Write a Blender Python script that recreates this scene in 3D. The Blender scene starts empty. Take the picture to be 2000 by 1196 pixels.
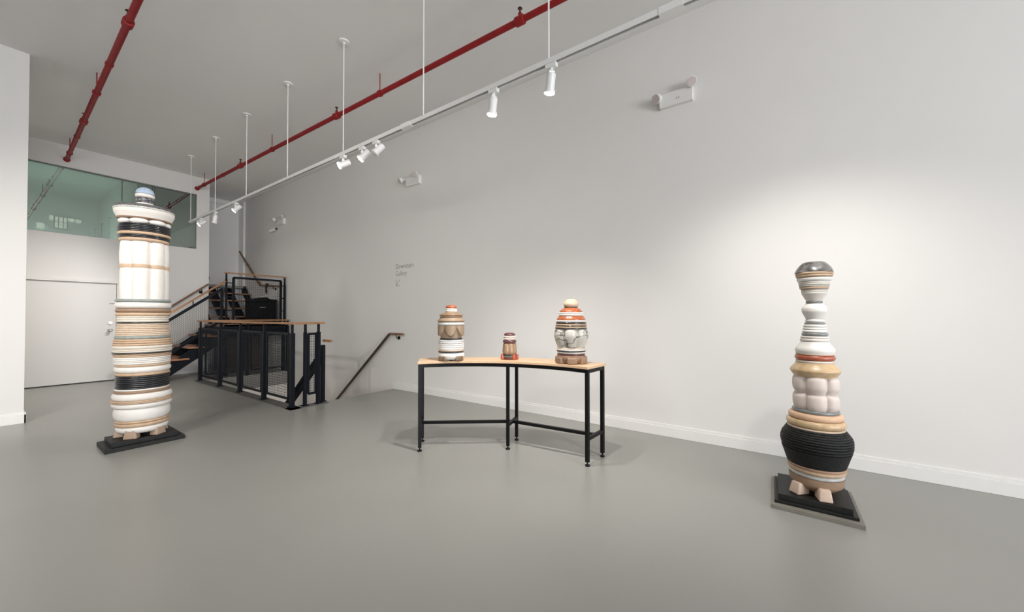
import bpy, math, random
from mathutils import Vector, Matrix
random.seed(7)
PI = math.pi
SC = bpy.context.scene
C = SC.collection
# ---------------------------------------------------------------- materials
MATS = {}
def mat(name, col, rough=.6, metal=0.0, spec=.5, noise=0.0, nscale=20, bump=0.0, bscale=60, col2=None, contrast=None, coat=0.0):
    if name in MATS: return MATS[name]
    m = bpy.data.materials.new(name); m.use_nodes = True
    nt = m.node_tree; b = nt.nodes['Principled BSDF']
    b.inputs['Base Color'].default_value = (*col, 1)
    b.inputs['Roughness'].default_value = rough
    b.inputs['Metallic'].default_value = metal
    b.inputs['Specular IOR Level'].default_value = spec
    b.inputs['Coat Weight'].default_value = coat
    b.inputs['Coat Roughness'].default_value = .12
    tc = nt.nodes.new('ShaderNodeTexCoord')
    if noise or col2:
        n = nt.nodes.new('ShaderNodeTexNoise'); n.inputs['Scale'].default_value = nscale
        n.inputs['Detail'].default_value = 5
        nt.links.new(tc.outputs['Object'], n.inputs['Vector'])
        r = nt.nodes.new('ShaderNodeValToRGB')
        c2 = col2 if col2 else tuple(max(0, c*(1-noise)) for c in col)
        lo, hi = contrast if contrast else (.3, .7)
        r.color_ramp.elements[0].position = lo; r.color_ramp.elements[0].color = (*c2, 1)
        r.color_ramp.elements[1].position = hi; r.color_ramp.elements[1].color = (*col, 1)
        nt.links.new(n.outputs['Fac'], r.inputs['Fac'])
        nt.links.new(r.outputs['Color'], b.inputs['Base Color'])
    if bump:
        n2 = nt.nodes.new('ShaderNodeTexNoise'); n2.inputs['Scale'].default_value = bscale
        n2.inputs['Detail'].default_value = 3
        nt.links.new(tc.outputs['Object'], n2.inputs['Vector'])
        bp = nt.nodes.new('ShaderNodeBump'); bp.inputs['Strength'].default_value = bump
        bp.inputs['Distance'].default_value = .01
        nt.links.new(n2.outputs['Fac'], bp.inputs['Height'])
        nt.links.new(bp.outputs['Normal'], b.inputs['Normal'])
    MATS[name] = m
    return m
def emis(name, col, s):
    if name in MATS: return MATS[name]
    m = bpy.data.materials.new(name); m.use_nodes = True
    b = m.node_tree.nodes['Principled BSDF']
    b.inputs['Base Color'].default_value = (*col, 1)
    b.inputs['Emission Color'].default_value = (*col, 1)
    b.inputs['Emission Strength'].default_value = s
    MATS[name] = m
    return m
WALL = mat('wall_paint', (.80,.785,.765), .75, noise=.02, nscale=1.3, bump=.03, bscale=120, spec=.25)
CEIL = mat('ceiling_paint', (.86,.855,.84), .85, noise=.02, nscale=1.1, spec=.2)
TRIMW = mat('trim_paint', (.84,.83,.81), .45)
WHITEM = mat('white_metal', (.85,.85,.84), .35)
PLAST = mat('white_plastic', (.80,.79,.77), .4)
LENSP = mat('lamp_lens', (.62,.55,.54), .3)
BLACKM = mat('black_metal', (.004,.004,.005), .45, spec=.22, bump=.02, bscale=200)
NAVY = mat('dark_steel_paint', (.004,.006,.010), .5, spec=.18)
DARKSLOT = mat('track_slot', (.09,.085,.08), .6)
RED = mat('red_pipe_paint', (.33,.014,.016), .55, spec=.3, noise=.25, nscale=9)
BRONZE = mat('sprinkler_metal', (.10,.06,.045), .4, metal=.6)
OAK = mat('handrail_oak', (.42,.21,.095), .42, noise=.3, nscale=14)
OAKD = mat('handrail_oak_dark', (.24,.12,.06), .42, noise=.3, nscale=14)
TREAD = mat('stair_tread_oak', (.36,.17,.085), .5, noise=.25, nscale=10)
CHROME = mat('chrome', (.7,.68,.66), .2, metal=1)
CASEB = mat('case_black', (.005,.005,.006), .7, spec=.15)
FOAM = mat('dark_rubber', (.02,.02,.02), .7)
GREYBOARD = mat('grey_painted_board', (.215,.20,.17), .6, noise=.12, nscale=10)
PLINTHB = mat('black_stained_wood', (.013,.014,.013), .5, spec=.35, noise=.4, nscale=14, bump=.05, bscale=50)
STEELP = mat('floor_edge_steel', (.12,.118,.11), .5, noise=.1, nscale=8)
LETTER = mat('grey_vinyl', (.20,.195,.19), .6)
INKDARK = mat('tiny_dark_mark', (.03,.03,.03), .6)
REDLED = mat('red_led', (.35,.03,.03), .4)

def floor_material():
    m = bpy.data.materials.new('polished_grey_floor'); m.use_nodes = True
    nt = m.node_tree; b = nt.nodes['Principled BSDF']; L = nt.links.new
    tc = nt.nodes.new('ShaderNodeTexCoord')
    n1 = nt.nodes.new('ShaderNodeTexNoise'); n1.inputs['Scale'].default_value = .55; n1.inputs['Detail'].default_value = 2
    n2 = nt.nodes.new('ShaderNodeTexNoise'); n2.inputs['Scale'].default_value = 60; n2.inputs['Detail'].default_value = 2
    L(tc.outputs['Object'], n1.inputs['Vector']); L(tc.outputs['Object'], n2.inputs['Vector'])
    r = nt.nodes.new('ShaderNodeValToRGB')
    r.color_ramp.elements[0].position = .15; r.color_ramp.elements[0].color = (.270,.268,.248,1)
    r.color_ramp.elements[1].position = .85; r.color_ramp.elements[1].color = (.308,.305,.284,1)
    r.color_ramp.interpolation = 'EASE'
    L(n1.outputs['Fac'], r.inputs['Fac']); L(r.outputs['Color'], b.inputs['Base Color'])
    mr = nt.nodes.new('ShaderNodeMapRange')
    mr.inputs['To Min'].default_value = .285; mr.inputs['To Max'].default_value = .34
    L(n1.outputs['Fac'], mr.inputs['Value']); L(mr.outputs['Result'], b.inputs['Roughness'])
    bp = nt.nodes.new('ShaderNodeBump'); bp.inputs['Strength'].default_value = .015; bp.inputs['Distance'].default_value = .003
    L(n2.outputs['Fac'], bp.inputs['Height']); L(bp.outputs['Normal'], b.inputs['Normal'])
    b.inputs['Specular IOR Level'].default_value = .5
    return m
FLOORM = floor_material()
def plywood_material():
    m = bpy.data.materials.new('pale_maple_top'); m.use_nodes = True
    nt = m.node_tree; b = nt.nodes['Principled BSDF']; L = nt.links.new
    tc = nt.nodes.new('ShaderNodeTexCoord'); mp = nt.nodes.new('ShaderNodeMapping')
    mp.inputs['Scale'].default_value = (14, 1.5, 30); mp.inputs['Rotation'].default_value = (0,0,.35)
    n = nt.nodes.new('ShaderNodeTexNoise'); n.inputs['Scale'].default_value = 3; n.inputs['Detail'].default_value = 6
    r = nt.nodes.new('ShaderNodeValToRGB')
    r.color_ramp.elements[0].position = .3; r.color_ramp.elements[0].color = (.62,.40,.24,1)
    r.color_ramp.elements[1].position = .7; r.color_ramp.elements[1].color = (.74,.52,.34,1)
    L(tc.outputs['Object'], mp.inputs['Vector']); L(mp.outputs['Vector'], n.inputs['Vector'])
    L(n.outputs['Fac'], r.inputs['Fac']); L(r.outputs['Color'], b.inputs['Base Color'])
    b.inputs['Roughness'].default_value = .4
    return m
MAPLE = plywood_material()
def glass_material():
    m = bpy.data.materials.new('green_tinted_glass'); m.use_nodes = True
    nt = m.node_tree; nt.nodes.clear(); L = nt.links.new
    out = nt.nodes.new('ShaderNodeOutputMaterial')
    g = nt.nodes.new('ShaderNodeBsdfGlossy'); g.inputs['Roughness'].default_value = .01
    g.inputs['Color'].default_value = (.54,.62,.585,1)
    t = nt.nodes.new('ShaderNodeBsdfTransparent'); t.inputs['Color'].default_value = (.50,.62,.585,1)
    mx = nt.nodes.new('ShaderNodeMixShader'); mx.inputs[0].default_value = .55
    L(t.outputs[0], mx.inputs[1]); L(g.outputs[0], mx.inputs[2]); L(mx.outputs[0], out.inputs[0])
    return m
GLASS = glass_material()

# clay / stone colours of the sculptures
def clay(name, col, rough=.5, **k): return mat('glaze_'+name, col, rough, **k)
CL = {
 'cream': clay('cream', (.74,.705,.66), .55, noise=.06, nscale=18),
 'white': clay('white', (.80,.77,.73), .5, noise=.05, nscale=18),
 'offwhite': clay('offwhite', (.76,.70,.65), .5, noise=.06, nscale=18),
 'ivory': clay('ivory', (.74,.67,.58), .5, noise=.08, nscale=22),
 'pinkwhite': clay('pinkwhite', (.70,.61,.56), .55, noise=.06, nscale=14),
 'tan': clay('tan', (.57,.405,.27), .5, noise=.15, nscale=25),
 'tanlight': clay('tanlight', (.67,.53,.40), .5, noise=.12, nscale=25),
 'peach': clay('peach', (.70,.46,.30), .5, noise=.08, nscale=20),
 'ochre': clay('ochre', (.63,.45,.26), .4, noise=.2, nscale=30, coat=.3),
 'creamtan': clay('creamtan', (.64,.49,.34), .4, noise=.08, nscale=20, coat=.3),
 'brown': clay('brown', (.33,.215,.14), .5, noise=.15, nscale=25),
 'brown2': clay('brown2', (.30,.18,.11), .5, noise=.15, nscale=25),
 'brownpink': clay('brownpink', (.44,.27,.18), .5, noise=.15, nscale=25),
 'speckbrown': clay('speckbrown', (.32,.21,.12), .35, col2=(.17,.10,.06), nscale=90, contrast=(.42,.55), coat=.4),
 'khaki': clay('khaki', (.30,.215,.14), .5, noise=.08, nscale=20),
 'khaki2': clay('khaki2', (.35,.225,.13), .45, noise=.15, nscale=25, coat=.3),
 'black': clay('black', (.016,.017,.020), .3, coat=.4),
 'blackstone': clay('blackstone', (.014,.015,.015), .6, spec=.3, col2=(.006,.006,.007), nscale=60, bump=.3, bscale=90),
 'darkgrey': clay('darkgrey', (.045,.042,.040), .45),
 'darkbrown': clay('darkbrown', (.035,.026,.020), .2, coat=.7),
 'grey': clay('grey', (.215,.225,.22), .3, noise=.15, nscale=20, coat=.4),
 'greylight': clay('greylight', (.52,.51,.48), .5, noise=.1, nscale=30),
 'palegrey': clay('palegrey', (.66,.66,.64), .3, noise=.12, nscale=12, coat=.4),
 'greengrey': clay('greengrey', (.31,.345,.325), .5, noise=.2, nscale=25),
 'greyspeck': clay('greyspeck', (.58,.57,.53), .6, col2=(.20,.20,.20), nscale=150, contrast=(.38,.5)),
 'darkspeck': clay('darkspeck', (.17,.165,.165), .6, col2=(.05,.05,.055), nscale=150, contrast=(.4,.6)),
 'speck': clay('speck', (.30,.29,.29), .5, col2=(.035,.035,.05), nscale=60, contrast=(.45,.62)),
 'blue': clay('blue', (.40,.50,.64), .5, noise=.15, nscale=30),
 'stone': clay('stone', (.20,.19,.185), .3, col2=(.05,.048,.046), nscale=28, contrast=(.35,.65), bump=.25, bscale=14, coat=.4),
 'marble': clay('marble', (.62,.62,.60), .35, noise=.3, nscale=18, coat=.3),
 'red': clay('red', (.46,.11,.055), .4, noise=.3, nscale=40, coat=.3),
 'redfoot': clay('redfoot', (.44,.085,.04), .35, noise=.15, nscale=40, coat=.4),
 'darkred': clay('darkred', (.17,.05,.035), .4, noise=.2, nscale=30),
 'orange': clay('orange', (.43,.11,.04), .4, noise=.3, nscale=50, coat=.3),
 'orangestone': clay('orangestone', (.45,.13,.045), .3, col2=(.30,.07,.025), nscale=70, contrast=(.35,.6), coat=.5),
 'plum': clay('plum', (.105,.030,.032), .25, coat=.6),
}
def vein_material():
    m = bpy.data.materials.new('glaze_veined'); m.use_nodes = True
    nt = m.node_tree; b = nt.nodes['Principled BSDF']; L = nt.links.new
    tc = nt.nodes.new('ShaderNodeTexCoord')
    mp = nt.nodes.new('ShaderNodeMapping'); mp.inputs['Scale'].default_value = (1,1,2.0)
    n = nt.nodes.new('ShaderNodeTexNoise'); n.inputs['Scale'].default_value = 3.4; n.inputs['Detail'].default_value = 6; n.inputs['Roughness'].default_value = .6
    L(tc.outputs['Object'], mp.inputs['Vector']); L(mp.outputs['Vector'], n.inputs['Vector'])
    s = nt.nodes.new('ShaderNodeMath'); s.operation = 'SUBTRACT'; s.inputs[1].default_value = .5
    a = nt.nodes.new('ShaderNodeMath'); a.operation = 'ABSOLUTE'
    L(n.outputs['Fac'], s.inputs[0]); L(s.outputs[0], a.inputs[0])
    r = nt.nodes.new('ShaderNodeValToRGB')
    r.color_ramp.elements[0].position = .003; r.color_ramp.elements[0].color = (.04,.055,.05,1)
    r.color_ramp.elements[1].position = .022; r.color_ramp.elements[1].color = (.54,.51,.46,1)
    L(a.outputs[0], r.inputs['Fac']); L(r.outputs['Color'], b.inputs['Base Color'])
    b.inputs['Roughness'].default_value = .35; b.inputs['Coat Weight'].default_value = .4
    return m
CL['vein'] = vein_material()

# ---------------------------------------------------------------- mesh helpers
class MB:
    def __init__(s): s.v = []; s.f = []; s.sm = []
    def add(s, vs, fs, smooth=False):
        k = len(s.v); s.v += [tuple(v) for v in vs]; s.f += [tuple(i+k for i in f) for f in fs]; s.sm += [smooth]*len(fs); return s
    def box(s, x0, x1, y0, y1, z0, z1):
        return s.add([(x0,y0,z0),(x1,y0,z0),(x1,y1,z0),(x0,y1,z0),(x0,y0,z1),(x1,y0,z1),(x1,y1,z1),(x0,y1,z1)],
            [(0,3,2,1),(4,5,6,7),(0,1,5,4),(1,2,6,5),(2,3,7,6),(3,0,4,7)])
    def bar(s, a, b, w, h, up=(0,0,1)):          # square bar from a to b, w sideways, h along up
        a = Vector(a); b = Vector(b); d = (b-a).normalized(); up = Vector(up)
        sd = d.cross(up)
        if sd.length < 1e-4: sd = d.cross(Vector((0,1,0)))
        sd.normalize(); u = sd.cross(d).normalized()
        vs = []
        for p in (a, b):
            for i, j in ((-1,-1),(1,-1),(1,1),(-1,1)): vs.append(p + sd*(w/2*i) + u*(h/2*j))
        return s.add(vs, [(0,1,2,3),(7,6,5,4),(0,4,5,1),(1,5,6,2),(2,6,7,3),(3,7,4,0)])
    def tube(s, pts, r, n=12, rad=None):
        pts = [Vector(p) for p in pts]; vs = []; fs = []
        d = (pts[1]-pts[0]).normalized()
        u = d.orthogonal().normalized()
        for i, p in enumerate(pts):
            if i == 0: t = (pts[1]-pts[0])
            elif i == len(pts)-1: t = (pts[-1]-pts[-2])
            else: t = (pts[i+1]-pts[i]).normalized()+(pts[i]-pts[i-1]).normalized()
            t.normalize(); u = (u - t*u.dot(t)).normalized(); w = t.cross(u)
            rr = rad[i] if rad else r
            for k in range(n):
                a = 2*PI*k/n; vs.append(p + u*(rr*math.cos(a)) + w*(rr*math.sin(a)))
        for i in range(len(pts)-1):
            for k in range(n):
                k2 = (k+1) % n; fs.append((i*n+k, i*n+k2, (i+1)*n+k2, (i+1)*n+k))
        fs.append(tuple(range(n-1,-1,-1))); fs.append(tuple((len(pts)-1)*n+k for k in range(n)))
        return s.add(vs, fs, True)
    def lathe(s, prof, cx=0, cy=0, n=64, fn=None):   # prof from bottom to top [(z, r)]; closed with centre fans; fn(theta, t)->radius factor
        vs = []; fs = []; m = len(prof)
        for i, (z, r) in enumerate(prof):
            for k in range(n):
                a = 2*PI*k/n; q = fn(a, i/(m-1)) if fn else 1
                vs.append((cx+r*q*math.cos(a), cy+r*q*math.sin(a), z))
        for i in range(m-1):
            for k in range(n):
                k2 = (k+1) % n; fs.append((i*n+k, i*n+k2, (i+1)*n+k2, (i+1)*n+k))
        b = len(vs); vs.append((cx,cy,prof[0][0])); vs.append((cx,cy,prof[-1][0]))
        for k in range(n):
            k2 = (k+1) % n; fs.append((b, k2, k)); fs.append((b+1, (m-1)*n+k, (m-1)*n+k2))
        return s.add(vs, fs, True)
    def prism(s, poly, axis, a0, a1):            # 2D polygon extruded along axis 0/1/2
        n = len(poly); vs = []
        for a in (a0, a1):
            for p in poly:
                q = list(p); q.insert(axis, a); vs.append(tuple(q))
        fs = [tuple(range(n)), tuple(range(2*n-1, n-1, -1))]
        for k in range(n):
            k2 = (k+1) % n; fs.append((k, n+k, n+k2, k2))
        return s.add(vs, fs)
    def build(s, name, m, parent=None, angle=35, bevel=0):
        me = bpy.data.meshes.new(name); me.from_pydata(s.v, [], s.f)
        import bmesh
        bm = bmesh.new(); bm.from_mesh(me); bmesh.ops.recalc_face_normals(bm, faces=bm.faces)
        bm.to_mesh(me); bm.free()
        if len(s.sm) == len(me.polygons):
            for p, q in zip(me.polygons, s.sm): p.use_smooth = q
        me.materials.append(m)
        if any(s.sm): me.set_sharp_from_angle(angle=math.radians(angle))
        o = bpy.data.objects.new(name, me); C.objects.link(o)
        if parent:
            o.parent = parent
            # vertices given in world space: shift to the parent's frame
            mw = world_of(parent).inverted(); me.transform(mw)
        if bevel:
            bv = o.modifiers.new('bevel', 'BEVEL'); bv.width = bevel; bv.segments = 2; bv.limit_method = 'ANGLE'
        return o
def world_of(o):
    M = Matrix.Translation(o.location) @ o.rotation_euler.to_matrix().to_4x4()
    return world_of(o.parent) @ M if o.parent else M
def tag(o, label, cat, group=None):
    o['label'] = label; o['category'] = cat
    if group: o['group'] = group
    return o
def thing(name, label, cat, loc=(0,0,0), group=None):
    o = bpy.data.objects.new(name, None); C.objects.link(o); o.location = loc
    o.empty_display_size = .1
    return tag(o, label, cat, group)
def struct(name, mb, m, parent=None, **k):
    o = mb.build(name, m, parent, **k)
    if not parent: o['kind'] = 'structure'
    return o
PROFILE_LEFT = [
  ('cap', 'blue', 'poly', [(2.635,0.015),(2.626,0.038),(2.608,0.057),(2.587,0.068),(2.563,0.074)]),
  ('ring', 'cream', 'ring', [(2.565,0.075),(2.523,0.075)]),
  ('ring', 'speck', 'ring', [(2.523,0.073),(2.469,0.073)]),
  ('ring', 'cream', 'ring', [(2.469,0.074),(2.433,0.076)]),
  ('disc', 'darkspeck', 'ring', [(2.422,0.225),(2.393,0.228)]),
  ('rim', 'greyspeck', 'ring', [(2.395,0.233),(2.369,0.233)]),
  ('flared_dish', 'cream', 'poly', [(2.372,0.230),(2.345,0.228),(2.307,0.211),(2.292,0.205)]),
  ('ring', 'brown', 'ring', [(2.300,0.208),(2.281,0.204)]),
  ('pebble', 'cream', 'pebbles', [(2.284,0.195),(2.228,0.195)]),
  ('ring', 'black', 'ring', [(2.232,0.198),(2.215,0.199)]),
  ('ring', 'black', 'ring', [(2.215,0.199),(2.199,0.199)]),
  ('ring', 'black', 'ring', [(2.199,0.199),(2.183,0.200)]),
  ('ring', 'black', 'ring', [(2.183,0.200),(2.166,0.200)]),
  ('ring', 'black', 'ring', [(2.166,0.200),(2.150,0.201)]),
  ('ring', 'tan', 'ring', [(2.150,0.201),(2.118,0.200)]),
  ('ring', 'black', 'ring', [(2.118,0.193),(2.103,0.193)]),
  ('ring', 'black', 'ring', [(2.103,0.193),(2.088,0.193)]),
  ('ring', 'tan', 'ring', [(2.088,0.192),(2.053,0.188)]),
  ('lobed_drum', 'cream', 'lobed7', [(2.051,0.183),(1.999,0.189),(1.928,0.192),(1.856,0.190),(1.818,0.186)]),
  ('lobed_ring', 'tan', 'lobed7', [(1.820,0.191),(1.802,0.193),(1.782,0.191)]),
  ('lobed_drum', 'cream', 'lobed7', [(1.782,0.187),(1.748,0.190),(1.641,0.191),(1.521,0.190),(1.467,0.187)]),
  ('disc', 'greengrey', 'ring', [(1.471,0.210),(1.442,0.210)]),
  ('ring', 'cream', 'ring', [(1.442,0.211),(1.375,0.211)]),
  ('ring', 'brown', 'ring', [(1.375,0.209),(1.336,0.209)]),
  ('ring', 'tan', 'ring', [(1.336,0.208),(1.298,0.207)]),
  ('ring', 'ivory', 'ring', [(1.303,0.195),(1.281,0.195)]),
  ('ring', 'ivory', 'ring', [(1.281,0.195),(1.260,0.195)]),
  ('ring', 'ivory', 'ring', [(1.260,0.195),(1.239,0.195)]),
  ('ring', 'black', 'ring', [(1.239,0.196),(1.225,0.196)]),
  ('ring', 'tanlight', 'ring', [(1.225,0.195),(1.208,0.196)]),
  ('ring', 'tanlight', 'ring', [(1.208,0.196),(1.190,0.198)]),
  ('ring', 'tanlight', 'ring', [(1.190,0.198),(1.172,0.199)]),
  ('ring', 'tanlight', 'ring', [(1.172,0.199),(1.154,0.201)]),
  ('ring', 'tanlight', 'ring', [(1.154,0.201),(1.136,0.202)]),
  ('ring', 'tanlight', 'ring', [(1.136,0.202),(1.118,0.204)]),
  ('ring', 'tanlight', 'ring', [(1.118,0.204),(1.101,0.205)]),
  ('ring', 'greengrey', 'ring', [(1.103,0.210),(1.070,0.211)]),
  ('ring', 'tan', 'ring', [(1.070,0.216),(1.049,0.220)]),
  ('ring', 'tan', 'ring', [(1.049,0.220),(1.027,0.223)]),
  ('ring', 'tan', 'ring', [(1.027,0.223),(1.005,0.227)]),
  ('ring', 'ivory', 'ring', [(1.005,0.225),(0.971,0.223)]),
  ('ring', 'ivory', 'ring', [(0.971,0.221),(0.954,0.221)]),
  ('ring', 'ivory', 'ring', [(0.954,0.221),(0.936,0.221)]),
  ('ring', 'black', 'ring', [(0.938,0.228),(0.924,0.228)]),
  ('ring', 'tan', 'ring', [(0.924,0.220),(0.906,0.218)]),
  ('ring', 'tan', 'ring', [(0.906,0.218),(0.888,0.217)]),
  ('ring', 'white', 'ring', [(0.888,0.214),(0.871,0.214)]),
  ('ring', 'white', 'ring', [(0.871,0.214),(0.854,0.213)]),
  ('ring', 'cream', 'ring', [(0.854,0.213),(0.836,0.213)]),
  ('ring', 'white', 'ring', [(0.836,0.213),(0.819,0.213)]),
  ('ring', 'tan', 'ring', [(0.819,0.210),(0.795,0.210)]),
  ('ring', 'white', 'ring', [(0.798,0.213),(0.731,0.212)]),
  ('ring', 'tan', 'ring', [(0.733,0.205),(0.702,0.205)]),
  ('ring', 'black', 'ring', [(0.702,0.204),(0.684,0.205)]),
  ('ring', 'black', 'ring', [(0.684,0.205),(0.665,0.205)]),
  ('ring', 'black', 'ring', [(0.665,0.205),(0.646,0.205)]),
  ('ring', 'black', 'ring', [(0.646,0.205),(0.628,0.205)]),
  ('ring', 'black', 'ring', [(0.628,0.205),(0.609,0.205)]),
  ('ring', 'black', 'ring', [(0.609,0.205),(0.591,0.205)]),
  ('ring', 'black', 'ring', [(0.591,0.205),(0.572,0.205)]),
  ('ring', 'white', 'ring', [(0.573,0.204),(0.556,0.204)]),
  ('ring', 'brown', 'ring', [(0.557,0.212),(0.528,0.212)]),
  ('fat_ring', 'white', 'ring', [(0.530,0.225),(0.458,0.228)]),
  ('ring', 'tan', 'ring', [(0.461,0.231),(0.447,0.231)]),
  ('ring', 'tan', 'ring', [(0.447,0.231),(0.434,0.230)]),
  ('fat_ring', 'white', 'ring', [(0.434,0.229),(0.378,0.221)]),
  ('fat_ring', 'white', 'ring', [(0.382,0.215),(0.254,0.212)]),
  ('ring', 'tan', 'ring', [(0.257,0.205),(0.236,0.205)]),
  ('ring', 'tan', 'ring', [(0.236,0.206),(0.196,0.204)]),
  ('base_ring', 'white', 'ring', [(0.199,0.204),(0.132,0.191)]),
]
PROFILE_RIGHT = [
  ('cap', 'stone', 'poly', [(1.680,0.017),(1.676,0.048),(1.667,0.066),(1.641,0.089),(1.617,0.103),(1.603,0.107)]),
  ('ring', 'tan', 'ring', [(1.603,0.107),(1.585,0.106)]),
  ('ring', 'tan', 'ring', [(1.585,0.104),(1.569,0.102)]),
  ('ring', 'white', 'ring', [(1.569,0.101),(1.538,0.095)]),
  ('ring', 'white', 'ring', [(1.538,0.090),(1.526,0.088)]),
  ('ring', 'ivory', 'ring', [(1.526,0.088),(1.514,0.085)]),
  ('ring', 'greylight', 'ring', [(1.514,0.085),(1.502,0.083)]),
  ('ring', 'tan', 'ring', [(1.502,0.083),(1.486,0.080)]),
  ('ring', 'greylight', 'ring', [(1.486,0.075),(1.475,0.074)]),
  ('ring', 'ivory', 'ring', [(1.475,0.074),(1.463,0.072)]),
  ('ring', 'white', 'ring', [(1.463,0.072),(1.452,0.070)]),
  ('cone', 'offwhite', 'poly', [(1.453,0.070),(1.445,0.066),(1.404,0.045)]),
  ('ring', 'grey', 'ring', [(1.404,0.048),(1.387,0.047)]),
  ('bulb', 'white', 'poly', [(1.387,0.042),(1.372,0.058),(1.356,0.069),(1.340,0.071),(1.324,0.068),(1.280,0.048)]),
  ('ring', 'white', 'ring', [(1.280,0.052),(1.256,0.055)]),
  ('ring', 'grey', 'ring', [(1.256,0.058),(1.242,0.058)]),
  ('ring', 'white', 'ring', [(1.242,0.061),(1.223,0.064)]),
  ('ring', 'white', 'ring', [(1.223,0.064),(1.204,0.067)]),
  ('ring', 'white', 'ring', [(1.204,0.067),(1.185,0.071)]),
  ('ring', 'grey', 'ring', [(1.185,0.075),(1.161,0.074)]),
  ('ring', 'offwhite', 'ring', [(1.161,0.078),(1.146,0.080)]),
  ('ring', 'offwhite', 'ring', [(1.146,0.081),(1.122,0.081)]),
  ('cone', 'white', 'poly', [(1.123,0.077),(1.103,0.088),(1.078,0.106),(1.064,0.110),(1.053,0.109),(1.041,0.106)]),
  ('ring', 'tanlight', 'ring', [(1.043,0.107),(1.032,0.107)]),
  ('ring', 'red', 'ring', [(1.032,0.112),(0.994,0.112)]),
  ('ring', 'ivory', 'ring', [(0.995,0.108),(0.977,0.108)]),
  ('flared_collar', 'ochre', 'poly', [(0.978,0.106),(0.962,0.114),(0.946,0.128),(0.930,0.138),(0.919,0.138),(0.902,0.130),(0.881,0.116)]),
  ('lobed_drum', 'pinkwhite', 'lobed6', [(0.890,0.119),(0.868,0.133),(0.835,0.137),(0.801,0.134),(0.770,0.116)]),
  ('lobed_drum', 'pinkwhite', 'lobed6', [(0.770,0.116),(0.749,0.131),(0.716,0.135),(0.682,0.132),(0.658,0.119)]),
  ('ring', 'grey', 'ring', [(0.661,0.131),(0.634,0.131)]),
  ('ring', 'peach', 'ring', [(0.636,0.150),(0.591,0.153)]),
  ('ring', 'ochre', 'ring', [(0.593,0.164),(0.543,0.166)]),
  ('ring', 'tanlight', 'ring', [(0.543,0.161),(0.529,0.161)]),
  ('belly_ring', 'blackstone', 'ring', [(0.531,0.162),(0.518,0.171)]),
  ('belly_ring', 'blackstone', 'ring', [(0.518,0.171),(0.505,0.180)]),
  ('belly_ring', 'blackstone', 'ring', [(0.505,0.180),(0.492,0.189)]),
  ('belly_ring', 'blackstone', 'ring', [(0.492,0.189),(0.477,0.196)]),
  ('belly_ring', 'blackstone', 'ring', [(0.477,0.196),(0.461,0.200)]),
  ('belly_ring', 'blackstone', 'ring', [(0.461,0.200),(0.444,0.201)]),
  ('belly_ring', 'blackstone', 'ring', [(0.444,0.201),(0.425,0.200)]),
  ('belly_ring', 'blackstone', 'ring', [(0.425,0.200),(0.406,0.197)]),
  ('belly_ring', 'blackstone', 'ring', [(0.406,0.197),(0.387,0.192)]),
  ('belly', 'blackstone', 'poly', [(0.387,0.192),(0.348,0.180),(0.310,0.169),(0.284,0.161)]),
  ('ring', 'brownpink', 'ring', [(0.286,0.162),(0.265,0.162)]),
  ('ring', 'tan', 'ring', [(0.266,0.162),(0.236,0.159)]),
  ('ring', 'marble', 'ring', [(0.236,0.153),(0.208,0.152)]),
  ('bowl', 'brown', 'poly', [(0.209,0.151),(0.182,0.150),(0.154,0.144),(0.131,0.119),(0.118,0.102)]),
]
PROFILE_U1 = [
  ('cap', 'orange', 'poly', [(1.410,0.024),(1.405,0.042),(1.395,0.053),(1.382,0.055),(1.375,0.051)]),
  ('ring', 'white', 'ring', [(1.376,0.056),(1.359,0.058)]),
  ('ring', 'white', 'ring', [(1.359,0.058),(1.341,0.059)]),
  ('flared_lid', 'speckbrown', 'poly', [(1.342,0.057),(1.334,0.069),(1.322,0.101),(1.310,0.116),(1.302,0.112)]),
  ('ring', 'brown', 'ring', [(1.303,0.113),(1.288,0.111)]),
  ('flared_collar', 'khaki', 'poly', [(1.288,0.103),(1.276,0.113),(1.259,0.130),(1.250,0.133),(1.238,0.123)]),
  ('ring', 'palegrey', 'ring', [(1.238,0.133),(1.208,0.132)]),
  ('petal_drum', 'khaki', 'petal', [(1.208,0.138),(1.159,0.139),(1.130,0.114),(1.084,0.104)]),
  ('ring', 'darkgrey', 'ring', [(1.084,0.111),(1.065,0.109)]),
  ('ring', 'palegrey', 'ring', [(1.066,0.123),(1.045,0.125)]),
  ('ring', 'palegrey', 'ring', [(1.046,0.127),(1.028,0.127)]),
  ('ring', 'white', 'ring', [(1.028,0.127),(1.008,0.127)]),
  ('ring', 'white', 'ring', [(1.008,0.127),(0.989,0.127)]),
  ('ring', 'white', 'ring', [(0.989,0.127),(0.970,0.128)]),
  ('ring', 'tanlight', 'ring', [(0.971,0.126),(0.953,0.126)]),
  ('ring', 'black', 'ring', [(0.954,0.127),(0.942,0.127)]),
  ('drum', 'cream', 'ring', [(0.943,0.133),(0.872,0.128)]),
]
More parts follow.
